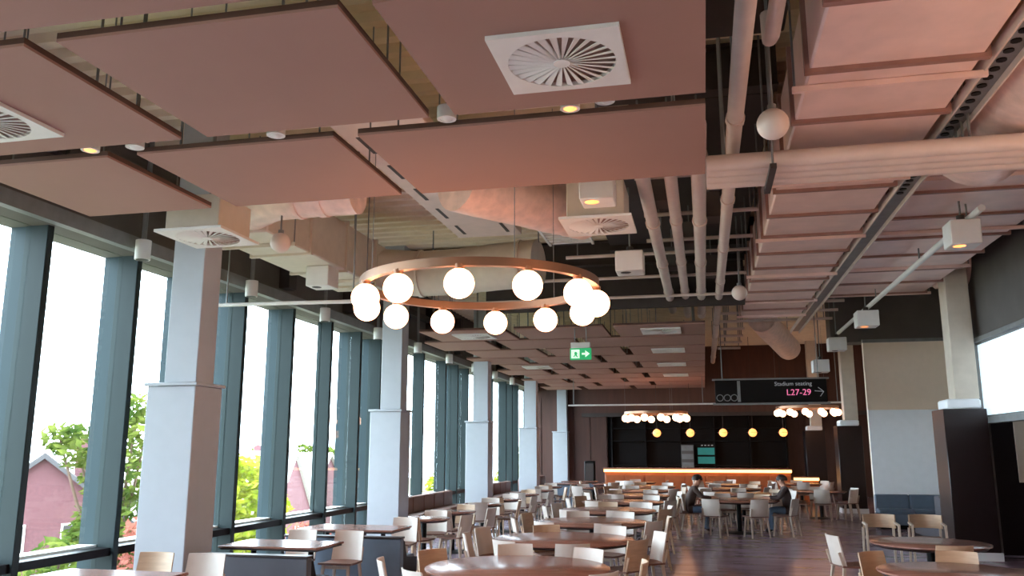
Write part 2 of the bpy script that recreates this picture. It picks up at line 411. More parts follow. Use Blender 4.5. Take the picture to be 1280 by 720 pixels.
M_seam = mat('seam_brown', (150, 112, 100), .6)
def rect_duct(name, label, x0, x1, y0, y1, z0, z1, m, seam=1.1, first=None, group=None):
    t = thing(name, label, 'duct', ((x0+x1)/2, y0, z0), 0, group)
    MB().box(x0, x1, y0, y1, z0, z1).build('body', m, t, bev=.02, world=True)
    y = first if first else y0+seam
    while y < y1:
        mb = MB(); e = .035
        mb.box(x0-e, x1+e, y-.03, y+.03, z0-e, z0); mb.box(x0-e, x1+e, y-.03, y+.03, z1, z1+e)
        mb.box(x0-e, x0, y-.03, y+.03, z0, z1); mb.box(x1, x1+e, y-.03, y+.03, z0, z1)
        mb.build('seam_flange', m if m is M_cream else M_seam, t, world=True); y += seam
    for k in range(int((y1-y0)/2.6)+1):
        yy = min(y0+.6+k*2.6, y1-.2)
        MB().box(x0-.1, x1+.1, yy-.02, yy+.02, z0-.055, z0-.005).build('support_channel', m, t, world=True)
        for xx in (x0-.08, x1+.08): MB().tube([(xx, yy, z0-.03), (xx, yy, DECK+.05)], .01, 6).build('hanger_rod', M_grey, t, world=True)
    return t
rect_duct('air_duct', 'long flat pink lit air duct with cross seams right of the panels', .92, 2.18, 1.0, 19.3, 4.82, 5.5, M_duct, 1.07, 1.15)
rect_duct('air_duct', 'wide pinkish air duct behind the white box lamps on the right', 2.62, 4.45, 9.6, 18.3, 5.02, 5.7, M_duct, 1.2)
rect_duct('air_duct', 'cream air duct running along the windows behind the nearest column', -6.42, -5.5, 9.75, 14.0, 4.72, 5.5, M_cream, 1.25)
# perforated cable tray between duct and insulated duct
tr = thing('cable_tray', 'perforated steel cable tray beside the long flat duct', 'cable tray', (2.36, 1.0, 4.78))
MB().box(2.26, 2.46, 1.0, 22.3, 4.86, 4.875).build('tray_base', M_grey, tr, world=True)
MB().box(2.25, 2.265, 1.0, 22.3, 4.80, 4.9).build('tray_side', M_pipe, tr, world=True); MB().box(2.455, 2.47, 1.0, 22.3, 4.80, 4.9).build('tray_side', M_pipe, tr, world=True)
hole = MB().lathe([(0, 0), (.04, 0), (.04, .012), (0, .012)], 10).mesh('slot', M_black)
for k in range(40): link('slot', hole, tr, (0, 3.0+k*.16, .069))
for k in range(8): MB().tube([(2.36, 1.5+k*2.7, 4.87), (2.36, 1.5+k*2.7, DECK+.05)], .01, 6).build('hanger_rod', M_grey, tr, world=True)

def round_duct(name, label, pts, r, m, bands=(), hang=True, n=24, group=None):
    t = thing(name, label, 'duct', pts[0], 0, group)
    MB().tube(pts, r, n).build('body', m, t, world=True)
    for p, q in bands: MB().tube([p, q], r*1.05, n).build('band', m, t, world=True)
    if hang:
        for p in pts[::max(1, len(pts)-1)]: MB().tube([(p[0], p[1], p[2]+r*.9), (p[0], p[1], DECK+.05)], .012, 6).build('hanger_rod', M_grey, t, world=True)
    return t
def wob(p, q, n, a):
    p = Vector(p); q = Vector(q)
    return [tuple(p.lerp(q, i/n)+Vector((random.uniform(-a, a), 0, random.uniform(-a, a)))) for i in range(n+1)]
round_duct('insulated_duct', 'fat round insulated duct at the upper right corner', wob((2.99, 1.0, 5.17), (2.99, 9.5, 5.17), 16, .012), .5, M_ins)
round_duct('insulated_duct', 'grey round insulated duct turning right above the pillar', wob((4.5, 17.3, 5.45), (9.2, 17.3, 5.45), 8, .01), .5, M_ins)
arc = [(-4.05, 9.3, 5.05), (-4.6, 9.3, 5.05), (-5.2, 9.35, 5.05), (-5.6, 9.6, 5.05), (-5.8, 9.95, 5.05)]
round_duct('insulated_duct', 'round cream duct elbow joining the window side duct', arc, .3, M_ins, [((-4.55, 9.3, 5.05), (-4.45, 9.3, 5.05)), ((-4.85, 9.32, 5.05), (-4.8, 9.32, 5.05))])
round_duct('insulated_duct', 'silver round insulated duct just beyond the front panels', wob((-2.75, 9.2, 5.05), (-1.45, 10.9, 5.05), 6, .015), .38, M_ins)
cross = [(-5.95, 13.6, 5.1), (-5.6, 14.2, 5.1), (-5.0, 14.5, 5.1), (-4.2, 14.45, 5.1), (-3.4, 14.2, 5.1), (-2.7, 14.1, 5.1)]
round_duct('insulated_duct', 'round cream duct crossing behind the ring chandelier', cross, .42, M_cream, [((-5.02, 14.5, 5.1), (-4.95, 14.5, 5.1)), ((-3.05, 14.13, 5.1), (-3.0, 14.13, 5.1))])
round_duct('insulated_duct', 'silver duct drop near the far service area', wob((1.6, 23.0, 5.3), (2.6, 26.5, 4.9), 5, .01), .35, M_ins)

# slotted white tray beams running toward the bar
def slot_beam(name, label, x0, x1, y0, y1, z):
    t = thing(name, label, 'beam', ((x0+x1)/2, y0, z))
    MB().box(x0, x1, y0, y1, z, z+.12).build('beam_web', M_pipe, t, bev=.01, world=True)
    y = y0+.4
    while y < y1-.5:
        for xx in (x0+.18, x1-.18): MB().box(xx-.025, xx+.025, y, y+.55, z-.006, z+.004).build('slot', M_dark, t, world=True)
        y += 1.0
    for yy in (y0+.3, y1-.3): MB().tube([((x0+x1)/2, yy, z+.1), ((x0+x1)/2, yy, DECK+.05)], .012, 6).build('hanger_rod', M_grey, t, world=True)
slot_beam('slotted_tray', 'broad white slotted cable tray slanting beyond the front panels', -3.95, -2.85, 6.2, 13.4, 5.45)
for k, (yy, x0, x1, lab) in enumerate([(15.6, -1.6, 5.0, 'dark steel roof beam before the far panels'),
                                  (16.8, -7.3, 3.4, 'dark steel roof beam at the edge of the far panels'), (8.6, -1.0, .9, 'short dark steel beam above the parallel pipes')]):
    t = thing('roof_beam', lab, 'beam', (x0, yy, 5.6))
    MB().box(x0, x1, yy-.01, yy+.01, 5.62, 6.08).build('web', M_dark, t, world=True)
    MB().box(x0, x1, yy-.1, yy+.1, 5.6, 5.62).build('flange', M_dark, t, world=True); MB().box(x0, x1, yy-.1, yy+.1, 6.07, 6.11).build('flange', M_dark, t, world=True)
for k, (x0, x1, y0, y1, lab) in enumerate([(-1.6, -.7, 11.2, 17.0, 'black void shade sheet above the chandelier right of the cream deck'), (-.68, .9, 9.0, 17.0, 'black void shade sheet above the four parallel pipes'),
                                           (.15, .88, 1.0, 7.6, 'dark sheet above the gap right of the front panels')]):
    if k == 0: tag(MB().box(-4.4, .9, 17.0, 17.06, 4.72, 6.1).build('ceiling_dark_sheet', M_dark, bev=.01), 'upright dark sheet for void shade above the front edge of the far panels', 'dark sheet')  # upright sheet paints the dark band above the far panels
    tag(MB().box(x0, x1, y0, y1, 5.72, 6.1).build('ceiling_dark_sheet', M_dark, bev=.01), lab, 'dark sheet')  # dark sheets added to deepen the shade of the ceiling void
# slatted louvres (small) near the chandelier top right
lv = thing('louvre_grille', 'pale slatted louvre grille above the right of the chandelier', 'grille', (-2.05, 12.6, 5.3))
for k in range(7): MB().box(-.35, .35, -.02+k*.16, .05+k*.16, 0, .02).build('slat', M_white, lv)
MB().box(-.38, -.34, -.05, 1.1, -.01, .04).build('side_rail', M_white, lv); MB().box(.34, .38, -.05, 1.1, -.01, .04).build('side_rail', M_white, lv)
for yy in (0, 1.05): MB().tube([(0, yy, .02), (0, yy, .85)], .01, 6).build('hanger_rod', M_grey, lv)
# small cross conduits in the open service zone
for k, (yy, zz, x0, x1) in enumerate([(11.6, 5.15, -.7, .85), (12.9, 5.1, -.75, .85), (14.0, 5.15, -2.2, .85), (15.2, 5.0, -5.2, .85), (16.4, 4.85, -5.6, .9), (9.9, 5.15, -.7, .85)]):
    pipe('cross_conduit', 'thin pale conduit crossing over the pipes, %s from the camera' % NTH[[5, 0, 1, 2, 3, 4].index(k) if k in (0, 1, 2, 3, 4, 5) else 0],
         [(x0, yy, zz), ((x0+x1)/2, yy, zz), (x1, yy, zz)], .03, M_pipe, 8, 'conduit', [(x0+.2, yy, zz), (x1-.1, yy, zz)], None, 'thin cross conduits')
# conduits with junction boxes under the far right services
for k in range(7):
    yy = 19.8+k*.95; zz = 5.2-.06*k
    pipe('cross_conduit', 'thin far conduit crossing above the hanging sign, number %s back' % NTH[k], [(.5, yy, zz), (.8, yy, zz), (3.2 if k < 3 else 1.15, yy, zz)], .035, M_pipe, 8, 'conduit', [(.7, yy, zz), (3.0 if k < 3 else 1.1, yy, zz)], None, 'thin cross conduits')
jb = MB().box(-.14, .14, -.2, .2, 0, .35).mesh('junction_box', M_bulk)
for k, (x, y, z) in enumerate([(-.45, 10.6, 5.0), (.2, 11.5, 5.0), (-.1, 13.2, 5.05), (-.42, 14.6, 5.0), (.25, 15.4, 5.0)]):
    o = thing('junction_box', 'grey junction box above the parallel pipes, %s from the camera' % NTH[k], 'box', (x, y, z)); link('housing', jb, o)
    MB().tube([(0, 0, .3), (0, 0, DECK-z+.05)], .012, 6).build('hanger_rod', M_grey, o)

# ------------------------------------------------------------------ swirl diffusers
def diffuser_proto():
    t = thing('air_diffuser', 'x', 'diffuser')
    mb = MB(); H = .41; R = .35; n = 48
    vs = []; fs = []
    for k in range(n):
        a = 2*PI*k/n; c, s_ = math.cos(a), math.sin(a); q = H/max(abs(c), abs(s_))
        vs += [(R*c, R*s_, 0), (q*c, q*s_, 0), (q*c, q*s_, .03), (R*c, R*s_, .03)]
    for k in range(n):
        a = 4*k; b = 4*((k+1) % n)
        for i in range(4): fs.append((a+i, a+(i+1) % 4, b+(i+1) % 4, b+i))
    mb.add(vs, fs); mb.build('face_plate', M_white, t, smooth=False)
    MB().lathe([(0, .03), (.36, .03), (.36, .05), (0, .05)], 32).build('recess', mat('diffuser_recess', (150, 118, 108), .7), t)
    MB().lathe([(0, -.004), (.055, -.004), (.055, .03), (0, .03)], 20).build('hub', M_white, t)
    vm = MB().add([(.05, -.006, .0), (.35, -.022, .0), (.35, .022, .012), (.05, .006, .012), (.05, -.006, .006), (.35, -.022, .006), (.35, .022, .018), (.05, .006, .018)],
                  [(0,3,2,1),(4,5,6,7),(0,1,5,4),(1,2,6,5),(2,3,7,6),(3,0,4,7)]).mesh('vane', M_white, smooth=False)
    for k in range(28):
        o = link('vane', vm, t); o.rotation_euler = (0, 0, 2*PI*k/28)
    return t
DF = Spawner(diffuser_proto())
GD = 'square swirl air diffusers'
DF.at((-.80, 5.02, ZC-.032), 0, 'white square swirl diffuser in the front ceiling panel, largest one', GD)
DF.at((-5.31, 5.02, ZC-.032), 0, 'white square diffuser cut by the left edge of the photo', GD)
d2 = DF.at((-1.1, 9.5, 4.46), 0, 'white square swirl diffuser hung beyond the front panels near the pipes', GD)
d3 = DF.at((-5.42, 8.3, 4.26), 0, 'white square swirl diffuser hung in front of the nearest window column', GD)
for d, h in ((d2, .45), (d3, .42)):
    MB().box(-.33, .33, -.33, .33, .04, h).build('plenum_box', M_cream, d, bev=.01)
    MB().tube([(0, 0, h-.02), (0, 0, DECK-d.location.z+.05)], .02, 8).build('hanger_rod', M_grey, d)
for k, (x, r) in enumerate([(-.8, 0), (-.8, 2), (-.85, 4), (-.85, 6), (-4.9, 0), (-4.9, 4)]):
    y0 = far_rows[r][1]
    DF.at((x, y0+.8, ZC-.032), 0, 'white diffuser in the far ceiling panels, %s of the %s line' % (NTH[r//2], 'aisle side' if x > -2 else 'window side'), GD)

# ------------------------------------------------------------------ small lamps in the panel gaps
def downlight(loc, label, on, group='small downlights between the panels'):
    t = thing('downlight', label, 'light', loc, 0, group)
    MB().lathe([(.052, 0), (.075, 0), (.075, .1), (0, .1), (0, .02), (.05, .02), (.052, 0)], 20).build('housing', M_white, t)
    t.location.z += .05
    MB().lathe([(0, -.012), (.03, -.008), (.05, .004), (.05, .018), (0, .018)], 20).build('lens', M_lamp if on else M_white, t)
    MB().tube([(0, 0, .09), (0, 0, DECK-loc[2]+.05)], .012, 6).build('stem', M_grey, t)
downlight((-.88, 5.89, ZC-.03), 'glowing orange downlight in the panel gap below the large diffuser', True)
downlight((-1.85, 5.9, ZC-.02), 'unlit white downlight at the crossing of panel gaps', False)
downlight((-3.3, 5.9, ZC-.03), 'unlit white downlight in the gap left of centre panel', False)
downlight((-5.02, 5.87, ZC-.03), 'glowing orange downlight in the gap at the left edge', True)
downlight((-4.6, 5.89, ZC-.03), 'unlit white downlight in the gap near the left edge', False)
downlight((-.62, 5.9, ZC+.01), 'small white sprinkler light right of the orange downlight', False)
downlight((-.95, 18.88, ZC-.02), 'glowing orange downlight in the far panels right of the exit sign', True)
downlight((-.15, 24.4, ZC-.02), 'far glowing downlight near the panel edge, nearer one', True)
downlight((-.5, 28.0, ZC-.02), 'far glowing downlight near the panel edge, farther one', True)

# ------------------------------------------------------------------ white box lamps
def boxlamp(loc, label, s=.36, on=True, h=.32, top=DECK):
    t = thing('box_lamp', label, 'light', loc, 0, 'white box lamps under the services')
    MB().box(-s/2, s/2, -s/2, s/2, 0, h).build('housing', M_white, t, bev=.012)
    MB().lathe([(0, -.006), (.07, -.004), (.09, .01), (0, .01)], 20, (-.06, -.06, 0)).build('lens', M_lamp if on else M_dark, t)
    MB().tube([(0, 0, h-.02), (0, 0, h+.09)], .05, 12).build('swivel', M_dark, t)
    MB().tube([(0, 0, h), (0, 0, top-loc[2])], .014, 6).build('stem', M_grey, t)
boxlamp((3.3, 11.35, 4.42), 'white box lamp with glowing lens, nearest on the right rail', top=5.02)
boxlamp((3.34, 18.2, 4.36), 'white box lamp with glowing lens, second on the right rail', .42, top=5.02)
boxlamp((3.3, 22.0, 4.3), 'white box lamp above the hanging sign, third on the right rail', .42, False)
boxlamp((3.0, 22.9, 3.85), 'lower white box lamp just right of the hanging sign', .4, False)
boxlamp((-5.77, 12.0, 4.4), 'white box lamp hanging left of the ring chandelier', .38, False, top=4.72)
boxlamp((-.95, 12.05, 4.42), 'white box lamp hanging right of the ring chandelier', .40, False, .3)
boxlamp((-1.0, 8.62, 4.48), 'glowing white box lamp by the hung swirl diffuser', .36, True, .28)
pipe('light_rail', 'white rail joining the box lamps on the right', [(3.42, 10.9, 4.8), (3.42, 15, 4.8), (3.42, 22.4, 4.8)], .045, M_white, 10, 'rail', [(3.42, 11.5, 4.8), (3.42, 14, 4.8), (3.42, 17.5, 4.8)], top=5.02)
pipe('light_rail', 'thin white horizontal rail hanging before the windows left of the chandelier', [(-7.05, 11.0, 4.0), (-6, 11.0, 3.99), (-4.63, 11.0, 3.97)], .028, M_white, 10, 'rail', [(-4.8, 11, 3.98), (-6.8, 11, 4.0)])
pipe('light_rail', 'thin white horizontal rail crossing below the far panels', [(-4.7, 30.0, 3.45), (0, 30.0, 3.45), (4.6, 30.0, 3.45)], .03, M_white, 8, 'rail', [(-4.5, 30, 3.45), (0, 30, 3.45), (4.4, 30, 3.45)])
# white pendant balls
for x, y, z, lab in [(.63, 6.56, 4.42, 'white ball pendant right of the panel edge, nearest'), (-5.03, 9.25, 4.42, 'white ball pendant beside the cream duct elbow'), (.66, 14.0, 4.42, 'small white ball pendant by the far end of the pipes')]:
    t = thing('ball_pendant', lab, 'pendant', (x, y, z), 0, 'white ball pendants')
    MB().sphere((0, 0, 0), .125, 24, 14).build('ball', M_pipe, t)
    MB().tube([(0, 0, .11), (0, 0, (4.8 if x < -4 else DECK)-z)], .012, 8).build('stem', M_grey, t); MB().tube([(0, 0, .11), (0, 0, .16)], .035, 12).build('collar', M_grey, t)
# white cylinders along the window head
for k in range(10):
    y = 6.7+2.78*k
    t = thing('window_spotlight', 'white cylinder spotlight under the window head, %s from the camera' % NTH[k], 'light', (-7.14, y, 4.36), 0, 'spotlights along the window head')
    MB().tube([(0, 0, 0), (0, 0, .26)], .1, 16).build('housing', M_white, t); MB().tube([(0, 0, .26), (0, 0, DECK-4.31)], .035, 8).build('stem', M_grey, t)
    MB().lathe([(0, -.004), (.08, -.004), (.08, .01), (0, .01)], 16).build('lens', M_dark, t)

# ------------------------------------------------------------------ ring chandeliers
def chandelier(loc, label, sc_=1.0, phase=6, ngl=12, top=DECK):
    t = thing('ring_chandelier', label, 'chandelier', loc, 0, 'ring chandeliers with globe lamps')
    R = 1.26*sc_; r = .145*sc_
    MB().ring(R, .07, .085, 96).build('ring', M_bronze, t)
    gm = MB().sphere((0, 0, 0), r, 24, 14).mesh('globe', M_globe); cm = MB().tube([(0, 0, r*.85), (0, 0, r+.04)], .05*sc_, 14).mesh('cap', M_bronze)
    for k in range(ngl):
        a = math.radians(phase+360*k/ngl)
        g = link('globe', gm, t, (R*math.cos(a), R*math.sin(a), -r-.02)); link('cap', cm, g)
    for k in range(3):
        a = math.radians(60+120*k)
        MB().tube([(R*math.cos(a), R*math.sin(a), .08), (R*math.cos(a), R*math.sin(a), (5.45 if (k == 1 and abs(loc[0]+2.32) < .01) else top)-loc[2])], .004, 6).build('wire', M_grey, t)
chandelier((-2.32, 8.7, 3.6), 'large bronze ring chandelier with twelve glowing globes in the middle')
chandelier((-1.68, 31.2, 3.16), 'far ring chandelier left of the hanging sign, over the bar tables', .88, 12)
chandelier((3.55, 31.2, 3.3), 'far ring chandelier right of the sign, partly behind a pillar', .80, 20)
chandelier((3.55, 5.2, 3.6), 'added unseen ring chandelier beside the camera, warming the upper right ducts', 1.0, 0, 12, 4.62)  # added out of view to tint the upper right ducts warm

# ------------------------------------------------------------------ exit sign and hanging sign
def text_mesh(body, size, m, name):
    cu = bpy.data.curves.new(name, 'FONT'); cu.body = body; cu.size = size; cu.extrude = .002; cu.align_x = 'LEFT'
    o = bpy.data.objects.new(name, cu); COL.objects.link(o); bpy.context.view_layer.update()
    me = bpy.data.meshes.new_from_object(o.evaluated_get(bpy.context.evaluated_depsgraph_get()))
    bpy.data.objects.remove(o); bpy.data.curves.remove(cu); me.materials.clear(); me.materials.append(m); me.name = name
    return me
t = thing('exit_sign', 'green emergency exit sign hanging from the far ceiling panels', 'sign', (-2.42, 17.2, 3.72))
MB().box(-.22, .22, -.035, .035, 0, .24).build('housing', M_green, t, bev=.01)
MB().box(-.2, .2, -.05, .05, .24, .36).build('top_box', M_white, t, bev=.01)
for xx in (-.12, .12): MB().tube([(xx, 0, .34), (xx, 0, ZC-3.72+.02)], .01, 6).build('hanger_rod', M_grey, t)
pm = MB().box(-.19, -.02, -.041, -.036, .03, .21); pm.build('door_pictogram', M_exitw, t)
MB().prism([(-.155, .06), (-.12, .1), (-.13, .15), (-.09, .17), (-.06, .13), (-.075, .1), (-.05, .05), (-.075, .05), (-.105, .09), (-.135, .05)], -.046, -.042, 'y').build('running_figure', M_green, t)
MB().prism([(.03, .10), (.10, .10), (.10, .05), (.19, .12), (.10, .19), (.10, .14), (.03, .14)], -.041, -.036, 'y').build('arrow', M_exitw, t)

t = thing('hanging_sign', 'long black hanging sign with pink lettering and white arrow', 'sign', (1.58, 21.0, 3.0))
MB().box(-1.28, 1.28, -.05, .05, 0, .54).build('board', M_black, t, bev=.008)
MB().box(-.76, -.69, -.056, -.05, .02, .52).build('divider', M_grey, t)
MB().box(-1.34, 1.34, -.03, .03, .54, .58).build('top_rail', M_grey, t)
MB().box(-1.34, 1.34, -.03, .03, -.05, -.005).build('bottom_rail', M_grey, t)
for xx in (-1.1, 1.1): MB().tube([(xx, 0, .56), (xx, 0, DECK-3.0+.05)], .012, 6).build('hanger_rod', M_grey, t)
for nm, body, size, x, z, m in [('lettering', 'Stadium seating', .135, .10, .39, M_txt), ('lettering', 'L27-29', .20, .36, .165, M_pink)]:
    o = link(nm, text_mesh(body, size, m, nm), t, (x, -.054, z)); o.rotation_euler = (PI/2, 0, 0)
for a_, b_ in (((1.0, .26), (1.2, .24)), ((1.2, .24), (1.08, .34)), ((1.2, .24), (1.12, .13))):
    MB().bar((a_[0], -.056, a_[1]), (b_[0], -.056, b_[1]), .012, .03, up=(0, 1, 0)).build('arrow', M_txt, t)
for k, cx in enumerate((-1.17, -1.0, -.84)):
    o = MB().ring(.075, .018, .006, 28).build('round_pictogram', M_grey, t); o.rotation_euler = (PI/2, 0, 0); o.location = (cx, -.05, .12)

# ================================================================== BAR
b = thing('bar_counter', 'long copper fronted bar counter with glowing amber edge', 'bar', (-.3, 33.0, 0))
MB().box(-3.5, 3.35, .1, .75, 0, 1.06).build('front_panel', M_barfront, b, bev=.01)
for k in range(9): MB().box(-3.46+k*.757, -2.76+k*.757, .06, .1, .08, .95).build('cladding_panel', M_barfront, b, bev=.008)
MB().box(-3.55, 3.4, 0, .85, 1.16, 1.22).build('counter_top', M_walnut, b, bev=.008)
MB().box(-3.52, 3.38, .02, .12, 1.06, 1.16).build('light_strip', M_led, b)
b2 = thing('bar_return', 'short lower bar end with glowing amber edge right of the bar', 'bar', (3.6, 33.2, 0))
MB().box(-.42, .42, .05, .6, 0, .78).build('front_panel', M_barfront, b2, bev=.01)
MB().box(-.45, .45, 0, .65, .88, .92).build('counter_top', M_walnut, b2, bev=.008)
MB().box(-.44, .44, .02, .1, .78, .88).build('light_strip', M_led, b2)
bb = thing('back_bar', 'black back bar unit with open shelves behind the counter', 'shelving', (-.2, 37.6, 0))
MB().box(-3.8, 3.6, .3, .38, 0, 3.3).build('back_panel', M_black, bb)
for k in range(6): MB().box(-3.8+k*1.47, -3.74+k*1.47, -.1, .3, 0, 3.3).build('upright', M_black, bb)
for z in (.6, 1.2, 2.25, 2.8): MB().box(-3.78, 3.58, -.08, .3, z, z+.04).build('shelf', M_black, bb)
t = thing('menu_screen', 'glowing teal menu screen behind the bar', 'screen', (.05, 37.62, 1.26))
MB().box(-.38, .38, -.04, .04, 0, .92).build('bezel', M_black, t)
MB().box(-.35, .35, -.05, -.04, .05, .34).build('display_band', M_teal, t); MB().box(-.35, .35, -.05, -.04, .42, .72).build('display_band', M_teal, t)
for k in range(4): MB().box(-.2+k*.14, -.12+k*.14, -.05, -.04, .80, .84).build('display_text', M_txt, t)
MB().box(-.3, .3, 0, .15, -.02, 0).build('foot', M_black, t)
t = thing('bar_fridge', 'pale shelf unit left of the teal menu screen', 'fridge', (-.72, 37.3, 0))
MB().box(-.26, .26, -.2, .2, 0, 2.1).build('body', M_bulk, t, bev=.01)
for z in (1.15, 1.5, 1.85): MB().box(-.24, .24, -.22, -.2, z, z+.22).build('shelf_front', M_grey, t)
for k, x in enumerate((-1.76, -.51, .70, 1.77, 2.86)):
    t = thing('globe_pendant', 'small glowing globe pendant over the bar, %s from the left' % ['first', 'second', 'third', 'fourth', 'fifth'][k], 'pendant', (x, 33.0, 2.52), 0, 'globe pendants over the bar')
    MB().sphere((0, 0, 0), .15, 20, 12).build('globe', MATS.get('pend') or mat('pend', (255, 190, 120), .3, emit=(1, .34, .09), estr=2.4), t)
    MB().tube([(0, 0, .1), (0, 0, DECK-2.52+.05)], .008, 6).build('cord', M_dark, t); MB().tube([(0, 0, .1), (0, 0, .17)], .04, 12).build('cap', M_bronze, t)
    MB().ring(.2, .012, .012, 32).build('halo_ring', M_bronze, t)
t = thing('floor_speaker', 'black upright cabinet left of the bar counter', 'cabinet', (-4.55, 34.5, 0))
MB().box(-.2, .2, -.2, .2, .05, 1.45).build('body', M_black, t, bev=.02); MB().box(-.16, .16, -.21, -.2, .3, 1.35).build('grille', M_dark, t); MB().box(-.22, .22, -.22, .22, 0, .05).build('base', M_dark, t)

# ================================================================== FURNITURE
def chair_proto(name, mb_back, m_seat, m_leg):
    t = thing(name, 'x', 'chair')
    def bk(u, v):
        wv = .215-.012*v; x = (u-.5)*2*wv; c = .055*(1-((u-.5)*2)**2)
        return (x, -.19-.075*v-c+.04, .455+.365*v), (0, -1, .1)
    MB().shell(bk, 8, 4, .016).build('backrest', mb_back, t)
    def st_(u, v):
        x = (u-.5)*2*(.21+.02*v); return (x, -.2+.43*v, .435-.012*math.sin(PI*v)*math.cos((u-.5)*2)), (0, 0, 1)
    MB().shell(st_, 6, 5, .025).build('seat', m_seat, t)
    for sx in (-1, 1):
        MB().bar((sx*.17, .18, .43), (sx*.205, .225, 0), .036, .036, .026, .026).build('leg', m_leg, t)
        MB().bar((sx*.175, -.17, .43), (sx*.205, -.235, 0), .036, .036, .026, .026).build('leg', m_leg, t)
        MB().bar((sx*.196, -.175, .42), (sx*.196, -.235, .62), .022, .03).build('back_post', m_leg, t)
    MB().box(-.17, .17, .15, .17, .38, .42).build('apron', m_leg, t)
    return t
CH_P = Spawner(chair_proto('shell_chair', M_pale, M_seat, M_legw))
CH_T = Spawner(chair_proto('shell_chair', M_tan, M_seat, M_tan))
def armchair_proto():
    t = thing('armchair', 'x', 'chair')
    def bk(u, v):
        a = (u-.5)*PI*.86; return (.25*math.sin(a), -.02-.24*math.cos(a), .60+.22*v), (math.sin(a), -math.cos(a), 0)
    MB().shell(bk, 14, 3, .018).build('backrest', M_tan, t)
    MB().box(-.23, .23, -.2, .24, .42, .47).build('seat', M_seat, t, bev=.012)
    for sx in (-1, 1):
        MB().bar((sx*.25, .2, .66), (sx*.255, .235, 0), .036, .04, .03, .03).build('leg', M_legw, t)
        MB().bar((sx*.24, -.2, .60), (sx*.25, -.25, 0), .036, .04, .03, .03).build('leg', M_legw, t)
        MB().bar((sx*.25, .22, .67), (sx*.25, -.1, .69), .04, .025).build('armrest', M_legw, t)
    MB().box(-.24, .24, .2, .225, .38, .42).build('apron', M_legw, t)
    return t
AC = Spawner(armchair_proto())
def table_proto(R, label_name='round_table'):
    t = thing(label_name, 'x', 'table')
    MB().lathe([(0, .715), (R-.03, .715), (R, .73), (R, .745), (R-.01, .75), (0, .75)], 64).build('tabletop', M_walnut, t)
    MB().lathe([(0, .69), (R-.06, .69), (R-.035, .712), (0, .713)], 48).build('underside', M_edge, t)
    MB().tube([(0, 0, .02), (0, 0, .7)], .05, 16).build('pedestal', M_black, t)
    MB().lathe([(0, 0), (.36, 0), (.36, .012), (.08, .035), (0, .035)], 32).build('base', M_black, t)
    return t
RT = Spawner(table_proto(.925)); RT_S = Spawner(table_proto(.70)); RT_T = Spawner(table_proto(.45))
SIDES = ['near side', 'near aisle corner', 'aisle side', 'far aisle corner', 'far side', 'far window corner', 'window side', 'near window corner']
def round_set(x, y, name, row, n=8, jitter=.12, tan=(), skip=(), spawn=RT, R=.925, rot=0):
    spawn.at((x, y, 0), 0, 'large round walnut table, %s' % name if spawn is RT else 'round walnut table, %s' % name, 'round tables')
    for k in range(n):
        if k in skip: continue
        a = -PI/2+2*PI*k/n+rot+random.uniform(-jitter, jitter); d = R+.06+random.uniform(-.02, .16)
        cx, cy = x+d*math.cos(a), y+d*math.sin(a)
        rz = a+PI/2+random.uniform(-.2, .2)      # chair +Y faces the table
        sp = CH_T if k in tan else CH_P
        side = SIDES[k*8//n]
        sp.at((cx, cy, 0), rz, '%s chair at the %s of the round table, %s' % ('tan' if k in tan else 'pale', side, name), 'chairs around the round tables')
for k in range(8):
    round_set(-1.88+.02*(k % 3), 8.58+2.77*k, '%s in the left row' % NTH[k], 'left', tan=(1, 4) if k % 2 else (2, 5), rot=.2+.1*(k % 3))
for k, (x, y) in enumerate([(.72, 20.9), (.95, 23.9), (.7, 26.8), (.9, 29.8)]):
    round_set(x, y, '%s in the middle row' % NTH[k], 'middle', tan=(3,), rot=.25 if k == 0 else .1*k, skip=(6,) if k == 0 else ())
for k, (x, y) in enumerate([(3.15, 25.8), (3.2, 31.3)]):
    round_set(x, y, '%s by the pillars' % ['nearer', 'farther'][k], 'right', n=6, spawn=RT_S, R=.7)
# right foreground: two smaller round tables and their chairs
RT_S.at((2.72, 11.9, 0), 0, 'round walnut table below the pale wall, right foreground', 'round tables')
RT_S.at((2.3, 9.2, 0), 0, 'round reddish table at the bottom right edge of the photo', 'round tables')
CH_P.at((1.78, 11.95, 0), -PI/2+.25, 'pale chair seen side on, left of the right foreground table', 'chairs at right foreground tables')
CH_T.at((2.72, 11.1, 0), 0+.1, 'tan chair with back to camera before the right foreground table', 'chairs at right foreground tables')
CH_P.at((3.72, 11.8, 0), PI/2, 'pale chair right of the right foreground table, beside the doorway', 'chairs at right foreground tables')
CH_T.at((1.85, 9.85, 0), PI+.75, 'tan chair at the far left of the bottom right table', 'chairs at right foreground tables')
CH_T.at((2.55, 10.02, 0), PI-.2, 'tan chair at the far side of the bottom right table', 'chairs at right foreground tables')
AC.at((2.82, 15.6, 0), PI, 'light wood armchair facing the camera, left of the pair by the pillar', 'armchair pair by the pillar')
AC.at((3.55, 15.65, 0), PI-.05, 'light wood armchair facing the camera, right of the pair by the pillar', 'armchair pair by the pillar')
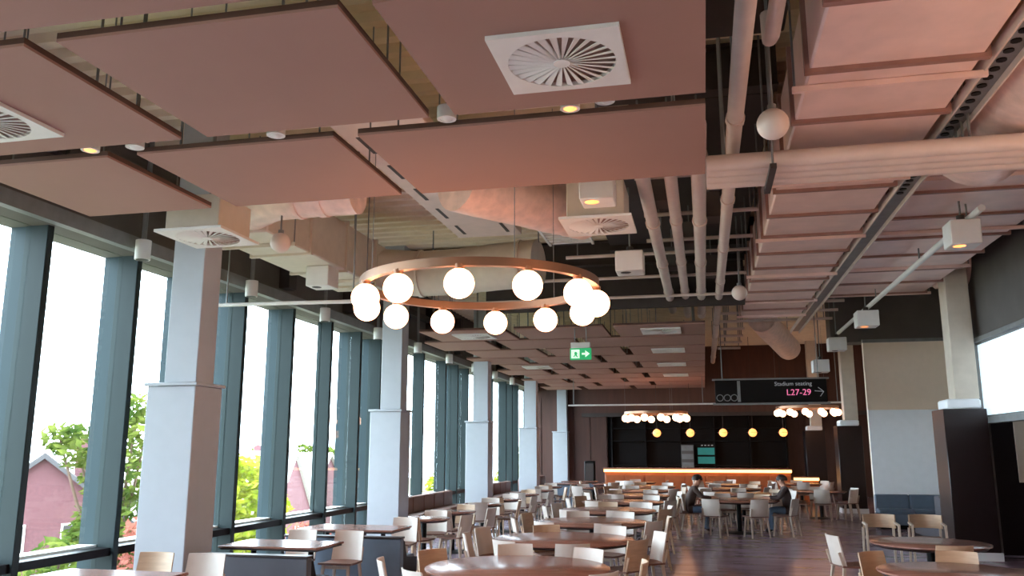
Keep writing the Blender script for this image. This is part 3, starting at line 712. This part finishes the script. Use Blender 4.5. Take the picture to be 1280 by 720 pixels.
# banquette along the pale wall
def banquette(name, label, loc, L, rz, m_back, m_seat, hb=.78, group=None):
    t = thing(name, label, 'bench', loc, rz, group)
    MB().box(-L/2, L/2, -.3, .3, 0, .1).build('plinth', M_black, t)
    MB().box(-L/2, L/2, -.3, .3, .1, .36).build('base', m_back, t, bev=.01)
    n = max(1, round(L/.75))
    for k in range(n):
        a = -L/2+k*L/n
        MB().box(a+.006, a+L/n-.006, -.14, .32, .36, .47).build('seat_cushion', m_seat, t, bev=.025)
        MB().box(a+.006, a+L/n-.006, -.3, -.14, .36, hb).build('back_cushion', m_back, t, bev=.025)
    return t
banquette('banquette', 'slate blue upholstered banquette along the pale wall return', (5.7, 22.95, 0), 3.2, PI, M_boothblue, M_boothblue, .8)
banquette('banquette', 'dark slate banquette end beside the nearest dark pillar', (4.75, 19.4, 0), 2.6, PI/2, M_booth, M_booth, .9)
# booths by the windows: bench with its back to the camera, table behind it
def booth(loc, W, label, m, group='window booth benches'):
    t = thing('booth_bench', label, 'bench', loc, 0, group)
    MB().box(-W/2, W/2, -.06, .06, 0, .70).build('back_panel', m, t, bev=.008)
    MB().box(-W/2-.01, W/2+.01, -.075, .075, .70, .725).build('top_rail', M_edge, t, bev=.005)
    MB().prism([(.06, 0), (.62, 0), (.62, .40), (.2, .44), (.1, .66), (.06, .66)], W/2-.03, W/2, 'x').build('end_panel', M_black, t)
    MB().prism([(.06, 0), (.62, 0), (.62, .40), (.2, .44), (.1, .66), (.06, .66)], -W/2, -W/2+.03, 'x').build('end_panel', M_black, t)
    MB().box(-W/2+.03, W/2-.03, .1, .62, .34, .44).build('seat_cushion', M_boothblue, t, bev=.02)
    MB().box(-W/2+.03, W/2-.03, .06, .18, .44, .68).build('back_cushion', M_boothblue, t, bev=.02)
def rect_table(loc, W, D, label, group='rectangular tables by the windows'):
    t = thing('rectangular_table', label, 'table', loc, 0, group)
    MB().box(-W/2, W/2, -D/2, D/2, .722, .75).build('tabletop', M_walnut, t, bev=.006)
    MB().box(-W/2+.02, W/2-.02, -D/2+.02, D/2-.02, .70, .722).build('underside', M_edge, t)
    for sx in (-1, 1):
        MB().tube([(sx*W*.3, 0, .02), (sx*W*.3, 0, .71)], .035, 12).build('leg', M_black, t); MB().box(sx*W*.3-.05, sx*W*.3+.05, -D*.35, D*.35, 0, .025).build('foot', M_black, t)
booth((-5.1, 9.12, 0), 1.42, 'charcoal booth bench back beside the nearest column, bottom left', M_booth)
rect_table((-5.2, 10.02, 0), 1.3, .8, 'rectangular table behind the nearest charcoal booth')
CH_P.at((-4.72, 10.75, 0), PI, 'pale chair at the far side of the nearest booth table', 'chairs at the window tables')
CH_P.at((-5.4, 10.75, 0), PI, 'pale chair at the far window corner of the nearest booth table', 'chairs at the window tables')
booth((-4.95, 11.32, 0), 1.72, 'slate booth bench back, second by the windows', M_boothblue)
rect_table((-5.2, 12.3, 0), 1.5, .85, 'rectangular table behind the slate booth bench')
CH_P.at((-4.75, 13.05, 0), PI, 'pale chair at the far side of the slate booth table', 'chairs at the window tables')
rect_table((-5.5, 7.1, 0), 1.3, .8, 'reddish table at the bottom left corner of the photo')
CH_T.at((-5.75, 8.05, 0), PI, 'tan chair behind the bottom left table', 'chairs at the window tables')
CH_P.at((-5.15, 8.08, 0), PI+.1, 'pale blue lit chair behind the bottom left table, by the column', 'chairs at the window tables')
wt = [(-4.75, 14.2), (-4.75, 15.9), (-4.75, 18.2), (-4.75, 20.0), (-4.75, 22.3), (-4.75, 24.6), (-4.9, 27.0)]
for k, (x, y) in enumerate(wt):
    RT_T.at((x, y, 0), 0, 'small round window table, %s from the camera' % NTH[k], 'small window tables')
    for j, (dx, dy, r) in enumerate([(.05, -.55, 0), (.55, .05, PI/2), (0, .55, PI)]):
        (CH_T if (j+k) % 3 == 0 else CH_P).at((x+dx, y+dy, 0), r+random.uniform(-.3, .3), 'chair at the %s of the small window table, %s from the camera' % (['near side', 'aisle side', 'far side'][j], NTH[k]), 'chairs at the window tables')
for k, y in enumerate((20.0, 27.1, 33.8)):
    banquette('window_banquette', 'brown banquette along the glass between columns, %s from the camera' % NTH[k], (-6.55, y, 0), 4.8, -PI/2, M_seat, M_seat, .82, 'brown banquettes along the glass')
for k, (x, y) in enumerate([(-4.7, 29.0), (-4.6, 31.0)]):
    booth((x, y, 0), 1.3, 'slate booth bench near the brown wall, %s' % ['nearer', 'farther'][k], M_boothblue)
    rect_table((x, y+.9, 0), 1.3, .75, 'rectangular table at the slate booth near the brown wall, %s' % ['nearer', 'farther'][k])
for k, (x, y) in enumerate([(-3.4, 26.5), (-3.4, 29.6), (-2.2, 31.3), (.4, 31.9)]):
    RT_T.at((x, y, 0), 0, 'small round table before the bar, %s from the left' % ['first', 'second', 'third', 'fourth'][k], 'small tables before the bar')
    for j in range(3):
        a = j*2.1+k; CH_P.at((x+.6*math.cos(a), y+.6*math.sin(a), 0), a+PI/2, 'pale chair at small bar table %s from the left, %s' % (['first', 'second', 'third', 'fourth'][k], ['one', 'another', 'last'][j]), 'chairs before the bar')

# ------------------------------------------------------------------ seated people at the middle table
def person(name, label, loc, rz, top, lean=.0):
    J = {'pel': (0, 0, .52), 'spine': (0, .03+lean*.3, .74), 'chest': (0, .05+lean*.7, .93), 'neck': (0, .08+lean, 1.08), 'head': (0, .13+lean*1.15, 1.18), 'crown': (0, .13+lean*1.2, 1.27),
         'hipL': (-.1, .05, .52), 'kneeL': (-.12, .44, .53), 'ankL': (-.12, .42, .1), 'toeL': (-.13, .56, .045),
         'hipR': (.1, .05, .52), 'kneeR': (.12, .44, .53), 'ankR': (.12, .42, .1), 'toeR': (.13, .56, .045),
         'shL': (-.18, .05+lean*.8, 1.0), 'elL': (-.25, .2+lean, .80), 'wrL': (-.14, .42+lean, .80), 'haL': (-.1, .5+lean, .80),
         'shR': (.18, .05+lean*.8, 1.0), 'elR': (.25, .2+lean, .80), 'wrR': (.14, .42+lean, .80), 'haR': (.1, .5+lean, .80)}
    Rr = {'pel': .15, 'spine': .135, 'chest': .15, 'neck': .055, 'head': .088, 'crown': .075, 'hip': .1, 'knee': .065, 'ank': .045, 'toe': .04, 'sh': .07, 'el': .045, 'wr': .032, 'ha': .035}
    Ed = [('pel', 'spine'), ('spine', 'chest'), ('chest', 'neck'), ('neck', 'head'), ('head', 'crown')]
    for s_ in 'LR':
        Ed += [('pel', 'hip'+s_), ('hip'+s_, 'knee'+s_), ('knee'+s_, 'ank'+s_), ('ank'+s_, 'toe'+s_), ('chest', 'sh'+s_), ('sh'+s_, 'el'+s_), ('el'+s_, 'wr'+s_), ('wr'+s_, 'ha'+s_)]
        sg = -1 if s_ == 'L' else 1
        for q in range(4):
            fx = (q-1.5)*.02; k1 = 'f%d%s' % (q, s_); k2 = 'g%d%s' % (q, s_)
            J[k1] = (J['ha'+s_][0]+fx, J['ha'+s_][1]+.06, .80); J[k2] = (J['ha'+s_][0]+fx, J['ha'+s_][1]+.09-.008*abs(q-1.4), .785); Ed += [('ha'+s_, k1), (k1, k2)]
        J['t'+s_] = (J['ha'+s_][0]-sg*.05, J['ha'+s_][1]+.02, .80); Ed += [('wr'+s_, 't'+s_)]
    def rad(k):
        if k in Rr: return Rr[k]
        if k[:-1] in Rr: return Rr[k[:-1]]
        return .009
    ks = list(J); me = bpy.data.meshes.new(name)
    me.from_pydata([J[k] for k in ks], [(ks.index(a), ks.index(b_)) for a, b_ in Ed], [])
    tmp = bpy.data.objects.new(name, me); COL.objects.link(tmp)
    md = tmp.modifiers.new('skin', 'SKIN'); md.use_smooth_shade = True
    for i, k in enumerate(ks):
        sv = me.skin_vertices[0].data[i]; sv.radius = (rad(k), rad(k)); sv.use_root = (k == 'pel')
    sb = tmp.modifiers.new('sub', 'SUBSURF'); sb.levels = 2; sb.render_levels = 2
    bpy.context.view_layer.update()
    me2 = bpy.data.meshes.new_from_object(tmp.evaluated_get(bpy.context.evaluated_depsgraph_get()))
    bpy.data.objects.remove(tmp)
    for m_ in (top, M_jeans, M_skin, M_black): me2.materials.append(m_)
    hy = J['head'][1]
    for p in me2.polygons:
        c = p.center
        if c.z > 1.07: p.material_index = 2
        elif c.y > .40+lean and .7 < c.z < .86 and abs(c.x) < .2: p.material_index = 2
        elif c.z < .1: p.material_index = 3
        elif c.z < .6 and (c.y > .1 or c.z < .44): p.material_index = 1
        else: p.material_index = 0
        p.use_smooth = True
    o = link(name, me2); o.location = loc; o.rotation_euler = (0, 0, rz)
    tag(o, label, 'person', 'seated guests')
    hd = Vector(J['head']); cr = Vector(J['crown'])
    def hr(u, v):
        a = 2*PI*u; ph = v*1.75; r = .108
        return (hd.x+r*.92*math.sin(ph)*math.cos(a), hd.y-.018+r*1.05*math.sin(ph)*math.sin(a)-.02*math.sin(ph), cr.z-.055+r*math.cos(ph)), (math.sin(ph)*math.cos(a), math.sin(ph)*math.sin(a), math.cos(ph))
    MB().shell(hr, 20, 8, .012).build('hair', M_hair, o)
    f = MB(); f.bar((0, hy+.07, 1.215), (0, hy+.112, 1.19), .018, .03, .026, .018); f.build('nose', M_skin, o)
    for sx in (-1, 1):
        MB().sphere((sx*.032, hy+.078, 1.225), .013, 10, 8).build('eye', M_black, o); MB().sphere((sx*.092, hy, 1.2), .024, 10, 8).build('ear', M_skin, o)
    MB().box(-.025, .025, hy+.078, hy+.09, 1.152, 1.162).build('mouth', M_seat, o, bev=.003)
    return o
CH_P.at((-.42, 20.75, 0), -PI/2, 'pale chair under the seated person in brown, middle table', 'chairs with seated guests')
person('person', 'seated person in a brown jacket leaning over the middle round table', (-.46, 20.75, 0), -PI/2+.15, M_jkt, .14)
person('person', 'seated person in dark jacket and blue jeans right of the middle table', (1.86, 20.95, 0), PI/2, M_jkt2, .04)

# ================================================================== OUTSIDE
GZ = -7.0
gnd = struct('ground', MB().box(-160, -9, -60, 260, GZ-.5, GZ), M_ground, 'sunlit ground far below the windows', 'ground')
def house(loc, rz, W, D, eave, apex, label, m_wall, m_roof, wins=()):
    t = thing('house', label, 'house', loc, rz)
    MB().prism([(-W/2, 0), (W/2, 0), (W/2, eave), (0, apex), (-W/2, eave)], 0, D, 'y').build('walls', m_wall, t)
    th = .22
    for sx in (-1, 1):
        MB().prism([(sx*(W/2+.35), eave-.35*(apex-eave)/(W/2)), (0, apex), (0, apex+th), (sx*(W/2+.35), eave-.35*(apex-eave)/(W/2)+th)], -.3, D+.3, 'y').build('roof_slope', m_roof, t)
    MB().box(W*.2, W*.2+.7, D*.55, D*.55+.9, eave, apex+.9).build('chimney', m_wall, t)
    for (x, z, ww, hh) in wins:
        f = MB().box(x-ww/2-.08, x+ww/2+.08, -.06, .02, z-.08, z+hh+.08).build('window', M_white, t)
        MB().box(x-ww/2, x-.03, -.08, -.06, z, z+hh).build('pane', M_dark, f); MB().box(x+.03, x+ww/2, -.08, -.06, z, z+hh).build('pane', M_dark, f)
    return t
# facing the camera: local -Y looks back at the camera
def face(x, y): return math.atan2(-x, y)
house((-26, 29.6, GZ), face(-26, 29.6), 6.6, 12, 5.9, 8.55, 'pink brick gabled house seen through the leftmost window', M_brick, M_roof, [(-1.0, 4.4, 1.0, 1.5), (1.4, 4.4, 1.0, 1.5)])
house((-39.5, 41.5, GZ), face(-33, 31)+.9, 7, 9, 5.6, 8.2, 'grey roofed wing behind the pink brick house', M_brick, M_roof)
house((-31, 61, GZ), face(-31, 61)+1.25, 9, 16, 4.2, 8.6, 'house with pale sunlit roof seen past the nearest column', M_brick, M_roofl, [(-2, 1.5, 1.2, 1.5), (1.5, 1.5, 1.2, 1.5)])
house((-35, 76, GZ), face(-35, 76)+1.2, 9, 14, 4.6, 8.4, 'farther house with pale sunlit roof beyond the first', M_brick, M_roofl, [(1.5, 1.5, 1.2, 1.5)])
def tree(loc, blobs, m, label, nleaf=1500, ls=.28, hgt=None, name='tree'):
    t = thing(name, label, 'tree', loc, 0, 'trees outside the windows')
    zc = sum(b[2] for b in blobs)/len(blobs)
    tr_ = MB().tube([(0, 0, 0), (.1, .05, zc*.5), (0, 0, zc)], .2, 8, [.28, .2, .1])
    for bx, by, bz, br in blobs: tr_.tube([(0, 0, zc*.6), (bx*.6, by*.6, (zc*.6+bz)/2), (bx, by, bz)], .05, 6, [.09, .06, .03])
    tr_.build('trunk', M_bark, t)
    vs = []; fs = []
    tot = sum(b[3]**2 for b in blobs)
    for bx, by, bz, br in blobs:
        for k in range(int(nleaf*br*br/tot)):
            d = Vector((random.gauss(0, 1), random.gauss(0, 1), random.gauss(0, 1))).normalized()*br*(random.uniform(.35, 1)**.5)
            p = Vector((bx, by, bz))+Vector((d.x, d.y, d.z*.85)); u = Vector((random.gauss(0, 1), random.gauss(0, 1), random.gauss(0, .6))).normalized(); q = u.orthogonal().normalized()
            s_ = ls*random.uniform(.6, 1.3); o = len(vs)
            vs += [p-u*s_, p+q*s_*.45, p+u*s_, p-q*s_*.45]; fs.append((o, o+1, o+2, o+3))
    me = bpy.data.meshes.new('foliage'); me.from_pydata([tuple(v) for v in vs], [], fs); me.materials.append(m)
    o = link('foliage', me, t); o['kind'] = 'stuff'
def rb(n, sx, sy, z0, z1, r0, r1): return [(random.uniform(-sx, sx), random.uniform(-sy, sy), random.uniform(z0, z1), random.uniform(r0, r1)) for _ in range(n)]
tree((-17, 19.8, GZ), [(-.6, -.4, 5.1, 1.0), (.5, .5, 5.5, 1.0), (0, 0, 4.2, 1.2), (.8, -.3, 4.4, .9), (-.2, .7, 6.0, .7)], M_leafd, 'leafy green shrub in front of the pink brick house', 1500, .16)
tree((-20, 26.2, GZ), [(0, 0, 8.0, 1.3), (-.9, -.9, 9.0, .9), (.6, .6, 9.6, 1.0), (.2, .1, 6.4, 1.5), (.5, .6, 4.8, 1.5), (-.4, -.3, 5.6, 1.3), (.3, .4, 10.3, .7), (-1.3, -1.4, 9.3, .6)], M_leafd, 'tall loose green tree left of the nearest column', 2600, .2)
tree((-18, 24.6, GZ), [(0, 0, 5.0, .9), (.3, .4, 6.2, .8), (.1, .3, 4.0, 1.0)], M_leafr, 'russet shrub low beside the nearest column', 900, .16)
tree((-19, 32.3, GZ), [(0, 0, 7.2, 1.5), (-.4, -.6, 8.3, 1.0), (.5, .7, 6.2, 1.6), (0, -.5, 5.2, 1.5), (.4, .9, 7.7, 1.1), (.2, .2, 4.2, 1.6)], M_leafy, 'bright yellow green tree right of the nearest column', 3200, .2)
tree((-20, 41.5, GZ), [(0, 0, 4.3, 1.3), (.5, 1.0, 3.6, 1.3), (-.2, -.9, 3.4, 1.2)], M_leafr, 'russet bush below the pale roofed house', 1500, .18)
tree((-17.5, 34.4, GZ), [(0, 0, 3.0, .9), (.2, .5, 2.6, .8)], M_leafy, 'small yellow green bush under the pale roofed house', 700, .16)
tree((-32, 75, GZ), [(0, 0, 3.5, 1.9), (0, 0, 5.5, 1.6), (0, 0, 7.2, 1.2), (0, 0, 8.8, .9), (0, 0, 10.2, .6), (0, 0, 11.2, .4)], M_leafd, 'dark conifer far beyond the second window bay', 2000, .3)
tree((-25, 84, GZ), [(0, 0, 6.5, 2.0), (.8, 1, 8.2, 1.5), (-.8, -.8, 5, 2.0), (0, 0, 3.5, 2)], M_leafy, 'yellow green tree seen just past the second column', 2600, .3)
tree((-24, 112, GZ), [(0, 0, 6.5, 2.4), (.8, 1.5, 8.5, 1.8), (-.8, -1.8, 5, 2.4), (0, 0, 3.5, 2.4)], M_leafy, 'yellow green tree seen just past the third column', 2400, .35)
for k, (x, y) in enumerate([(-62, 92), (-60, 104), (-64, 116), (-60, 130)]):
    tree((x, y, GZ), rb(6, 4, 4, 3, 7.5, 2.2, 3.2), M_leafd, 'distant hedge tree on the skyline, %s from the left' % ['first', 'second', 'third', 'fourth'][k], 1600, .5)
